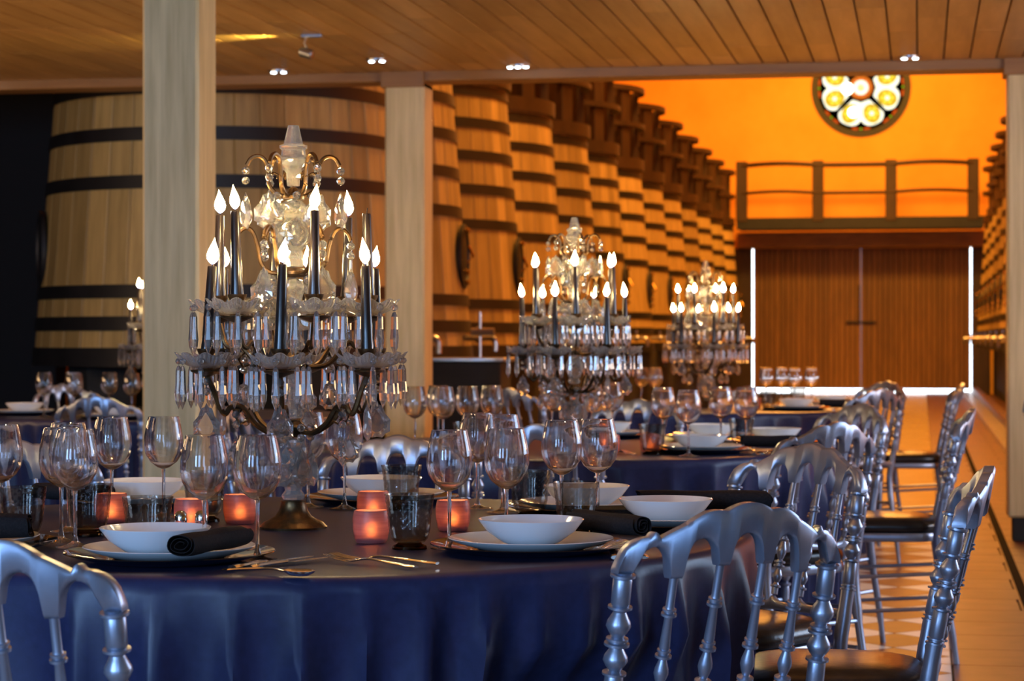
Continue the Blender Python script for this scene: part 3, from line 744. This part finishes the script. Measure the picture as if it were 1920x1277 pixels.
# ------------------------------------------------------------ glasses, tumblers, votives
def wine_glass():
    t = thing('wine_glass', '', 'wine glass', (0,0,0), 0, 'stemmed wine glasses')
    bo = [(.0045, .1), (.014, .104), (.028, .115), (.037, .13), (.0405, .147), (.0395, .168), (.0355, .19), (.0315, .207)]
    pr = bo+[(.0312, .2078)]+[(max(.0001, r-.0011), z+.0006) for r, z in reversed(bo[1:])]+[(.0001, .1035)]
    MB().lathe([(.0001, .0995)]+pr, 32).build('bowl', 'glass', t, 50)
    MB().lathe([(.0001, .0995), (.0044, .0995), (.0034, .09), (.0032, .05), (.0036, .02), (.007, .009), (.0001, .009)], 12).build('stem', 'glass', t, 50)
    MB().lathe([(.0001, .0088), (.007, .0088), (.016, .0045), (.0335, .0016), (.034, .0005), (.0335, 0), (.0001, 0)], 32).build('foot', 'glass', t, 50)
    return t
def tumbler():
    t = thing('water_tumbler', '', 'tumbler', (0,0,0), 0, 'smoked ribbed glass tumblers')
    o = [(.027, .012), (.032, .018), (.0365, .035), (.0385, .06), (.041, .08), (.044, .096)]
    n = 96; vs_ = []; fs = []; rows = []
    for k in range(31):
        z = .012+.084*k/30
        for a, b in zip(o, o[1:]):
            if a[1] <= z <= b[1]+1e-6: r = a[0]+(b[0]-a[0])*(z-a[1])/(b[1]-a[1]); break
        rows.append((r, z))
    mb = MB()
    prof = rows+[(r-.0022, z) for r, z in reversed(rows[1:])]+[(.0001, .018)]
    def rf(a, j, z):
        if j >= 31: return 1
        m = min(1, max(0, (z-.015)/.01))
        return 1+m*.045*(abs(math.sin(9*a+z*230))+abs(math.sin(9*a-z*230))-1.3)*.5
    mb.lathe([(.0001, .012)]+prof, n, rf=rf).build('bowl', 'smoke', t, 20)
    MB().lathe([(.0001, .0118), (.02, .0118), (.022, .009), (.03, .005), (.031, 0), (.0001, 0)], 28).build('foot', 'smoke_band', t)
    return t
def votive():
    t = thing('votive_holder', '', 'candle holder', (0,0,0), 0, 'plum frosted votive holders')
    MB().lathe([(.0001, .0), (.027, .0), (.03, .006), (.0335, .025), (.0335, .045), (.031, .058), (.0285, .058), (.031, .045), (.031, .025), (.028, .007), (.0001, .006)], 28).build('glass_cup', 'votive', t)
    MB().lathe([(.0001, .006), (.017, .006), (.018, .012), (.0001, .012)], 20).build('tealight', 'china', t)
    MB().lathe([(.0001, .013), (.0065, .018), (.007, .025), (.003, .034), (.0001, .038)], 8).build('flame', 'tealight', t)
    return t
WG = wine_glass(); wu = [False]
T = TZ+.0005
near_g = [(-1.087, 3.593, 'wine glass right of the napkin, in front of the candelabrum foot'), (-1.174, 3.577, 'wine glass behind the front left bowl, left of the candelabrum'),
 (-.816, 3.856, 'wine glass between the glowing votive and the front right bowl'), (-.728, 3.933, 'wine glass behind the front right bowl, in front of two others'),
 (-1.471, 3.757, 'frontmost wine glass of the cluster at the left edge of the nearest table'), (-1.53, 3.84, 'small wine glass behind the frontmost one at the left edge'),
 (-1.603, 4.058, 'rear wine glass of the left cluster beside a dark tumbler'), (-1.69, 3.943, 'leftmost wine glass on the nearest table'),
 (-1.631, 4.368, 'wine glass in front of the rear left bowl, with a white reflection'), (-1.537, 4.416, 'wine glass in front of the nearest pillar'),
 (-1.319, 4.74, 'wine glass behind the candelabrum stem, seen between crystals'), (-1.228, 4.706, 'wine glass behind the right hanging crystals of the nearest candelabrum'),
 (-.945, 4.758, 'rear left wine glass of the trio behind the front right bowl'), (-.872, 4.666, 'rear right wine glass of the trio behind the front right bowl'),
 (-.696, 4.356, 'wine glass behind the ribbed tumbler at the right, left of its twin'), (-.635, 4.43, 'rightmost wine glass on the nearest table')]
for x, y, l in near_g: inst(WG, wu, l, (x, y, T), random.random()*6)
def ordl(lst, s_, grp):
    for i, (x, y) in enumerate(lst):
        inst(WG, wu, s_ % ords[i], (x, y, T), random.random()*6, grp)
ordl([(-1.667, 7.32), (-1.62, 7.47), (-1.56, 7.27), (-1.50, 7.38), (-1.44, 7.50)], 'small looking wine glass, %s from the left of five right of the second pillar', 'wine glasses left on the second table')
ordl([(-1.345, 8.192), (-1.199, 8.218), (-1.11, 8.128)], 'wine glass at the back of the second table behind its candelabrum, %s from the left', 'wine glasses at the back of the second table')
ordl([(-.836, 7.35), (-.715, 6.985), (-.659, 7.502), (-.565, 7.38)], 'wine glass on the right of the second table, %s from the left of four', 'wine glasses right on the second table')
ordl([(-1.51, 12.229), (-1.45, 12.341), (-1.42, 12.1)], 'distant wine glass left of the farthest candelabrum, %s from the left', 'wine glasses left on the farthest table')
ordl([(-.844, 12.453), (-.766, 12.565), (-.683, 12.379), (-.597, 12.494)], 'round distant wine glass in front of the far doors, %s from the left', 'wine glasses right on the farthest table')
ordl([(-4.05, 9.95), (-3.95, 10.06), (-3.86, 9.85), (-3.766, 10.05), (-3.60, 9.9), (-3.50, 10.0)], 'wine glass on the table behind the pillar, %s from the left', 'wine glasses on the table behind the pillar')
TU = tumbler(); tu = [False]
for x, y, l in [(-.883, 3.834, 'smoked ribbed tumbler in front, with votives glowing behind it'), (-1.10, 4.70, 'pale looking smoked tumbler behind the votives, below a large crystal'),
 (-.794, 4.551, 'dark tumbler behind the front right bowl, left of the ribbed one'), (-.646, 4.213, 'ribbed tumbler in front of the rightmost wine glasses'),
 (-1.313, 3.69, 'ribbed tumbler glowing orange behind the front left bowl'), (-1.625, 3.89, 'ribbed tumbler at the left edge of the nearest table'),
 (-1.535, 3.99, 'dark tumbler behind the left cluster of wine glasses'), (-1.421, 4.33, 'black looking tumbler left of the glowing votive by the candelabrum'),
 (-.84, 7.08, 'tumbler on the second table next to its right votive'), (-1.46, 7.16, 'tumbler left on the second table'),
 (-.60, 7.62, 'pale tumbler right on the second table behind the wine glasses'),
 (-.78, 11.68, 'small tumbler on the farthest table beside a votive'), (-.66, 12.25, 'small tumbler below the distant round glasses'),
 (-3.42, 9.82, 'tumbler on the table behind the pillar, close to the pillar')]:
    inst(TU, tu, l, (x, y, T), random.random()*6)
VO = votive(); vu = [False]
for x, y, l in [(-1.337, 4.3, 'glowing plum votive just left of the candelabrum foot'), (-.886, 4.22, 'glowing plum votive behind the wine glass right of the front tumbler'),
 (-1.097, 4.435, 'rear glowing votive of the pair left of the front tumbler'), (-.979, 3.942, 'front glowing votive of the pair left of the front tumbler'),
 (-1.392, 4.16, 'dim votive behind the front left bowl beside the salt shakers'), (-1.60, 4.28, 'small looking votive between the rear left bowl and the orange tumbler'),
 (-.986, 7.15, 'glowing votive left on the second table, above the near right glasses'), (-.867, 7.25, 'glowing votive on the second table left of its bowl'),
 (-.855, 11.737, 'glowing votive on the farthest table in front of the left door edge')]:
    inst(VO, vu, l, (x, y, T), random.random()*6)

# ------------------------------------------------------------ plates, bowls, chargers, napkins, cutlery
CHG = tag(MB().lathe([(.0001, .004), (.11, .004), (.125, .006), (.165, .0135), (.1745, .016), (.1755, .0145), (.165, .0105), (.125, .0005), (.11, 0), (.0001, 0)], 64).build('charger_plate', 'charger'), '', 'charger plate', 'black charger plates'); cu = [False]
PLT = tag(MB().lathe([(.0001, .005), (.085, .005), (.1, .008), (.135, .0175), (.142, .0205), (.1435, .0195), (.136, .0145), (.1, .0035), (.09, 0), (.08, 0), (.08, .002), (.0001, .002)], 64).build('dinner_plate', 'china'), '', 'plate', 'white dinner plates'); pu = [False]
BWL = tag(MB().lathe([(.0001, .006), (.03, .006), (.05, .013), (.073, .028), (.089, .046), (.0905, .047), (.092, .0462), (.091, .044), (.076, .025), (.052, .008), (.034, .0), (.03, 0), (.03, .002), (.0001, .002)], 64).build('shallow_bowl', 'china'), '', 'bowl', 'white bowls on plates'); bu = [False]
def setting(x, y, where, bowl=(0, 0)):
    inst(CHG, cu, f'glossy black charger under the white plate {where}', (x, y, T), 0)
    inst(PLT, pu, f'white dinner plate {where}', (x, y, T+.0165-.0125+.0005), 0)
    if bowl is not None: inst(BWL, bu, f'white bowl {where}', (x+bowl[0], y+bowl[1], T+.0165-.0065), 0)
# the charger well is 4 mm high; the plate stands in it, the bowl in the plate
for x, y, w, *b_ in [(-1.231, 3.567, 'at the front left of the nearest table', (-.018, -.02)), (-.665, 3.825, 'at the front right of the nearest table'), (-.49, 4.352, 'at the right edge of the nearest table'),
  (-.70, 4.715, 'at the back right of the nearest table'), (-1.685, 4.72, 'at the back left of the nearest table'), (-1.196, 4.91, 'at the back of the nearest table'),
  (-1.66, 3.68, 'at the left edge of the nearest table', None),
  (-.702, 7.23, 'at the front right of the second table'), (-.75, 8.15, 'at the back right of the second table'), (-.50, 7.83, 'at the right edge of the second table'), (-1.15, 8.27, 'at the back of the second table'),
  (-.63, 11.6, 'at the front right of the farthest table'), (-.48, 12.25, 'at the back right of the farthest table'), (-3.636, 9.76, 'at the front of the table behind the pillar'), (-4.25, 10.2, 'at the left of the table behind the pillar')]:
    setting(x, y, w, *b_)
def napkin_mesh(L_=.2, r0=.0265, squash=.75, flare=.0):
    # a cloth rolled in a spiral
    n = 64; sec = []
    for i in range(n+1):
        t_ = i/n; a = t_*2*PI*3.1; r = r0*(.18+.82*t_); sec.append((r*math.cos(a), r*math.sin(a)*squash))
    th = .0012
    mb = MB(); vs_ = []; fs = []; st = 8
    rnd = random.Random(3)
    for j in range(st+1):
        y = -L_/2+L_*j/st; k = 1+.06*math.sin(j*1.3)+flare*(j/st)
        for side in (0, 1):
            for i, (x, z) in enumerate(sec):
                r = math.hypot(x, z); s_ = k*(1+(th/r if side else -th/r)*.5)
                w = .002*math.sin(i*.9+j) if j in (0, st) else 0
                vs_.append((x*s_, y+w+(.004*math.sin(i*.35) if j in (0, st) else 0), z*s_))
    m = n+1
    for j in range(st):
        for side in (0, 1):
            for i in range(n):
                a = (j*2+side)*m+i; b = ((j+1)*2+side)*m+i; fs.append((a, a+1, b+1, b))
    for j in (0, st):
        for i in range(n):
            a = (j*2)*m+i; b = (j*2+1)*m+i; fs.append((a, a+1, b+1, b))
    # loose flap of the outer edge
    for j in range(st+1): pass
    return mb.add(vs_, fs).mesh('rolled_napkin', 'napkin', 60)
NK = napkin_mesh()
def napkin(x, y, z, rz, label, tilt=0, me=None, scale=(1, 1, 1)):
    o = link('rolled_napkin', me or NK, None, (x, y, z), rz); o.rotation_euler.y = 0; o.rotation_euler.x = tilt; o.scale = scale
    tag(o, label, 'napkin', 'rolled charcoal napkins')
napkin(-1.128, 3.47, T+0.0440, math.radians(-10.5), 'rolled charcoal napkin resting on the front left plate', 0)
napkin(-.545, 3.945, T+0.0435, math.radians(-136), 'rolled charcoal napkin beside the front right bowl, pointing at the silver chair', 0)
napkin(-.43, 4.50, T+0.0455, math.radians(-80), 'rolled blue grey napkin behind the bowl at the right edge of the nearest table', 0, None, (1.25, 1.3, 1.1))
napkin(-1.80, 4.575, T+0.0395, math.radians(70), 'rolled charcoal napkin in front of the back left bowl', 0)
napkin(-1.63, 3.66, T+0.0455, math.radians(-82), 'rolled charcoal napkin at the left edge of the nearest table', 0, None, (1.2, 1.1, 1.2))
napkin(-.47, 7.26, T+0.0395, math.radians(-78), 'rolled charcoal napkin on the front right plate of the second table')
napkin(-.41, 11.63, T+0.0395, math.radians(-80), 'rolled charcoal napkin on the farthest table')
napkin(-3.40, 9.73, T+0.0395, math.radians(-80), 'rolled dark napkin on the table behind the pillar')
# folded flat napkin under the right-hand bowl
fn = MB()
for k in range(3): fn.bbox(-.1+.004*k, .1-.003*k, -.06+.003*k, .06-.005*k, .004*k, .004*k+.0036, .0015)
o = fn.build('folded_napkin', 'napkin', None, 30, (-.60, 4.40, T+.0225), ); o.rotation_euler.z = .25
tag(o, 'flat folded dark napkin beside the bowl at the right edge of the nearest table', 'napkin')
def fork():
    mb = MB()
    mb.tube(spline([(0, 0, .003), (0, .02, .004), (0, .06, .007), (0, .1, .010), (0, .122, .008)], 4), [(.0075, .0022)]*2+[(.009, .0026)]*3+[(.006, .0024)]*4+[(.0035, .002)]*4+[(.003, .002)]*4, 8)
    mb.tube([(0, .118, .0085), (0, .128, .006), (0, .138, .004), (0, .148, .0045)], [(.003, .0018), (.009, .0014), (.012, .0012), (.012, .0012)], 8)
    for k in range(4):
        x = -.0098+k*.0065
        mb.tube([(x, .146, .0045), (x, .165, .0062), (x*1.02, .182, .0095), (x*1.0, .194, .013)], [(.0019, .0011), (.0017, .0011), (.0014, .001), (.0006, .0005)], 6)
    return mb.mesh('dinner_fork', 'silver')
def spoon():
    mb = MB()
    mb.tube(spline([(0, 0, .003), (0, .015, .004), (0, .05, .007), (0, .09, .009), (0, .115, .006)], 4), [(.008, .0022)]*3+[(.0095, .0028)]*2+[(.005, .0024)]*6+[(.003, .002)]*6, 8)
    mb.lathe([(.0001, .0), (.012, .0012), (.019, .006), (.0205, .009), (.0195, .0095), (.017, .006), (.011, .0024), (.0001, .0012)], 24, (0, .142, .0), rf=None)
    n0 = len(mb.v)-24*8
    for i in range(n0, len(mb.v)):
        x, y, z = mb.v[i]; mb.v[i] = (x, .142+(y-.142)*1.35, z)
    return mb.mesh('table_spoon', 'silver')
def knife():
    mb = MB()
    mb.tube(spline([(0, 0, .004), (0, .02, .005), (0, .06, .006), (0, .09, .006)], 4), [(.0085, .004)]*2+[(.0095, .0045)]*2+[(.0065, .004)]*4+[(.0075, .004)]*3+[(.006, .003)]*2, 8)
    mb.tube([(0, .088, .006), (0, .1, .005), (0, .17, .0045), (.002, .205, .0045), (.006, .215, .0045)], [(.006, .0015), (.009, .001), (.0095, .0009), (.007, .0008), (.001, .0006)], 8)
    return mb.mesh('table_knife', 'silver')
FK, SP, KN = fork(), spoon(), knife()
def cut(me, x, y, rz, label, cat, grp='silver cutlery', z=T):
    o = link(me.name, me, None, (x, y, z), math.radians(rz)); o.name = me.name; tag(o, label, cat, grp)
cut(FK, -.795, 3.50, 62, 'silver fork in front, its tines under the ribbed tumbler', 'fork')
cut(FK, -.768, 3.535, 75, 'silver fork lying just right of the frontmost fork', 'fork', z=T+.003)
cut(SP, -1.085, 3.405, -108, 'silver spoon with its bowl at the table edge, front left', 'spoon')
cut(KN, -1.055, 3.44, -25, 'silver knife beside the front left plate', 'knife')
cut(KN, -1.075, 3.415, -20, 'ornate silver knife nearest the table edge, front left', 'knife', z=T+.0015)
cut(KN, -.50, 3.70, 10, 'silver knife right of the front right plate', 'knife')
cut(SP, -.455, 3.72, 12, 'silver spoon next to the front right napkin', 'spoon')
cut(FK, -.905, 7.02, 20, 'silver fork on the second table, left of its front right plate', 'fork')
cut(FK, -.885, 7.0, 25, 'second silver fork on the second table, left of its front right plate', 'fork')
cut(KN, -.52, 7.1, -15, 'silver knife on the second table, right of its front plate', 'knife')
cut(SP, -.495, 7.12, -12, 'silver spoon on the second table, right of its front plate', 'spoon')
cut(FK, -.83, 11.45, 15, 'distant silver fork on the farthest table', 'fork')
cut(KN, -.44, 11.55, -8, 'distant silver knife on the farthest table', 'knife')
# salt and pepper shakers with domed chrome tops
for i, (x, y, w) in enumerate([(-1.372, 4.04, 'left'), (-1.335, 4.05, 'right')]):
    t = thing('salt_shaker', f'{w} one of two small domed shakers behind the front left bowl', 'shaker', (x, y, T), 0, 'small table shakers')
    MB().lathe([(.0001, 0), (.012, 0), (.013, .004), (.0105, .014), (.0115, .026), (.0001, .026)], 14).build('body', 'crystal', t)
    MB().lathe([(.0125, .026), (.0125, .031), (.0115, .038), (.007, .0435), (.0001, .045)], 16).build('dome_cap', 'silver', t)

# ------------------------------------------------------------ chairs
HW = .178                                   # half width between the back posts
def bow(x, z):                               # position of the back in plan
    k = (z-.45)
    return -.168-.19*k-.045*max(0, 1-(x/HW)**2)*min(1, k/.25)
def chair(label):
    t = thing('silver_chair', label, 'chair', (0,0,0), 0, 'silver banquet chairs with turned spindles')
    spx = [-.108, -.037, .037, .108]
    jz = {-.178: .772, -.108: .764, -.037: .782, .037: .782, .108: .764, .178: .772}
    js = sorted(jz)
    def ztop(x):
        u = abs(x)/HW
        if u > .84: q = min(1, (u-.84)/.245); return .772+(.826-.772)*math.sqrt(max(0, 1-q*q))+.0
        if u > .76: return .826+.008*math.sin(PI*(u-.76)/.08)
        if u > .21: q = (u-.21)/.55; return .866-.04*q**1.5+.006*math.sin(PI*min(1, q*1.6))*(1 if q < .625 else 0)-.002
        q = u/.21; return .876-.012*q*q
    def zbot(x):
        for a, b in zip(js, js[1:]):
            if a <= x <= b:
                st = .015 if abs(a) > .15 else .0095; en = .015 if abs(b) > .15 else .0095
                base = jz[a]+(jz[b]-jz[a])*(x-a)/(b-a)
                if x < a+st: return jz[a]
                if x > b-en: return jz[b]
                q = (x-a-st)/(b-a-st-en)*2-1
                pk = {0: .812, 1: .824, 2: .83, 3: .824, 4: .812}[js.index(a)]
                e0 = jz[a] if q < 0 else jz[b]
                return e0+(pk-e0)*max(0, 1-abs(q)**2.4)**.55
        return .772
    def loft(xs, top, bot, zref, th, nm, m='chair'):
        vs_ = []; fs = []; n = len(xs)
        for x in xs:
            a, b = bot(x), max(bot(x)+.002, top(x)); e = min(.006, (b-a)*.3)
            y = bow(x, (a+b)/2 if zref is None else zref)
            yl = lambda z: bow(x, z) if zref is None else y
            for dy, z in ((-th/2+e*.7, a), (-th/2, a+e), (-th/2, b-e), (-th/2+e*.7, b), (th/2-e*.7, b), (th/2, b-e), (th/2, a+e), (th/2-e*.7, a)):
                vs_.append((x, yl(z)+dy, z))
        for i in range(n-1):
            for k in range(8): j = (k+1) % 8; fs.append((i*8+k, i*8+j, i*8+8+j, i*8+8+k))
        fs += [tuple(range(7, -1, -1)), tuple((n-1)*8+k for k in range(8))]
        return MB().add(vs_, fs).build(nm, m, t, 50)
    xs = [-HW-.0148, -HW-.014, -HW-.012, -HW-.008, -HW-.003, -HW+.003, -HW+.009]
    xs += [-.16+.32*i/90 for i in range(91)]; xs += [-x for x in reversed(xs[:7])]
    loft(sorted(xs), ztop, zbot, None, .026, 'crest_rail')
    # lower scalloped rail
    def lz(x):
        xx = [-HW]+spx+[HW]
        for a, b in zip(xx, xx[1:]):
            if a <= x <= b: q = (x-a)/(b-a)*2-1; return .532-.022*max(0, 1-abs(q)**2.2)**.6
        return .532
    loft([-.172+.344*i/70 for i in range(71)], lz, lambda x: .488+.006*math.cos(x/HW*PI/2), .52, .018, 'lower_rail')
    def turned(p0, p1, R, prof, nm):
        d_ = Vector(p1)-Vector(p0); L_ = d_.length
        MB().lathe([(r*R, z*L_) for r, z in prof], 16, p0, d_).build(nm, 'chair', t, 45)
    ring = lambda z, w=.012, r=1.25: [(.86, z-w), (r, z-w*.6), (r, z+w*.6), (.86, z+w)]
    bulb = lambda z0, z1: [(.62, z0), (.95, z0+(z1-z0)*.18), (1.28, z0+(z1-z0)*.42), (1.2, z0+(z1-z0)*.6), (.8, z0+(z1-z0)*.88), (.66, z1)]
    postp = [(.98, 0), (.98, .03)]+ring(.05)+ring(.085, .01, 1.15)+[(1, .11), (.95, .3)]+ring(.325)+bulb(.345, .5)+ring(.52, .014, 1.3)+ring(.553, .011, 1.15)+bulb(.57, .735)[:]+[(.8, .745)]+ring(.765)+[(.98, .79), (.98, .95)]+ring(.975, .014, 1.3)+[(1, 1)]
    spp = [(.9, 0), (.9, .04)]+ring(.07, .012, 1.4)+bulb(.1, .22)+ring(.245, .012, 1.5)+ring(.28, .012, 1.5)+bulb(.3, .46)+ring(.48, .012, 1.45)+ring(.515, .01, 1.2)+[(.95, .54), (.7, .72)]+ring(.745, .012, 1.35)+ring(.775, .01, 1.2)+[(.75, .8), (.75, .99), (.75, 1)]
    for s_ in (-1, 1):
        x = s_*HW
        turned((x, bow(x, .54), .545), (x, bow(x, .772), .774), .0148, postp, 'back_post')
        MB().tube(spline([(x*.99, -.232, 0), (x*.98, -.215, .12), (x*.96, -.182, .3), (x*.96, -.168, .42), (x*.98, -.176, .49), (x, bow(x, .55), .556)], 5),
                  [.0105]*4+[.0125]*6+[.0165]*12+[.0155]*4, 12).build('rear_leg', 'chair', t)
        turned((s_*.172, .165, 0), (s_*.178, .155, .425), .0135, [(.75, 0), (.85, .04), (1, .5), (1.05, .78)]+ring(.82, .012, 1.3)+bulb(.84, .95)+ring(.965, .012, 1.3)+[(1.1, 1)], 'front_leg')
    for sx in spx:
        turned((sx, bow(sx, .53), .528), (sx, bow(sx, .775), jz[sx]+.006), .0088, spp, 'spindle')
    # seat ring and cushion
    def seat_ring(s_, z, n=40):
        out = []
        for i in range(n):
            a = 2*PI*i/n; c, d_ = math.cos(a), math.sin(a)
            r = 1/((abs(c)**4+abs(d_)**4)**.25)
            yy = d_*r*.178*s_; wid = .178+.014*(yy/.178)
            out.append((c*r*wid*s_*1.04, yy, z))
        return out
    def stack(levels, nm, m):
        n = 40; vs_ = []; fs = []
        for s_, z in levels: vs_ += seat_ring(s_, z)
        for j in range(len(levels)-1):
            for i in range(n): k = (i+1) % n; fs.append((j*n+i, j*n+k, j*n+n+k, j*n+n+i))
        fs += [tuple(range(n-1, -1, -1)), tuple((len(levels)-1)*n+i for i in range(n))]
        MB().add(vs_, fs).build(nm, m, t, 50)
    stack([(.9, .415), (.985, .417), (1.01, .423), (1.01, .44), (.99, .446), (.9, .447)], 'seat_frame', 'chair')
    stack([(.93, .447), (.985, .453), (1.0, .466), (.985, .48), (.9, .492), (.7, .5), (.4, .504), (.1, .505)], 'cushion', 'leather')
    for z, dz in ((.3, 0), (.235, 0)):
        MB().tube([(-.168, .16, z), (.168, .16, z)], .0068, 8).build('stretcher', 'chair', t)
    for s_ in (-1, 1):
        for z in (.31, .19): MB().tube([(s_*.168, -.185, z), (s_*.172, .158, z-.02)], .0068, 8).build('stretcher', 'chair', t)
    for z in (.27,): MB().tube([(-.17, -.188, z), (.17, -.188, z)], .0068, 8).build('stretcher', 'chair', t)
    return t
CHR = chair('x'); hu = [False]
# crest position, seat centre follows from the table it faces
for x, y, k, l in CHAIRS:
    o_, d_ = chair_pose(x, y, k, l)
    inst(CHR, hu, l, (o_.x, o_.y, 0), math.atan2(d_.y, d_.x)-PI/2)
inst(CHR, hu, 'silver chair cut by the right picture edge in front of the pillar', (.77, 10.6, 0), math.radians(-60))
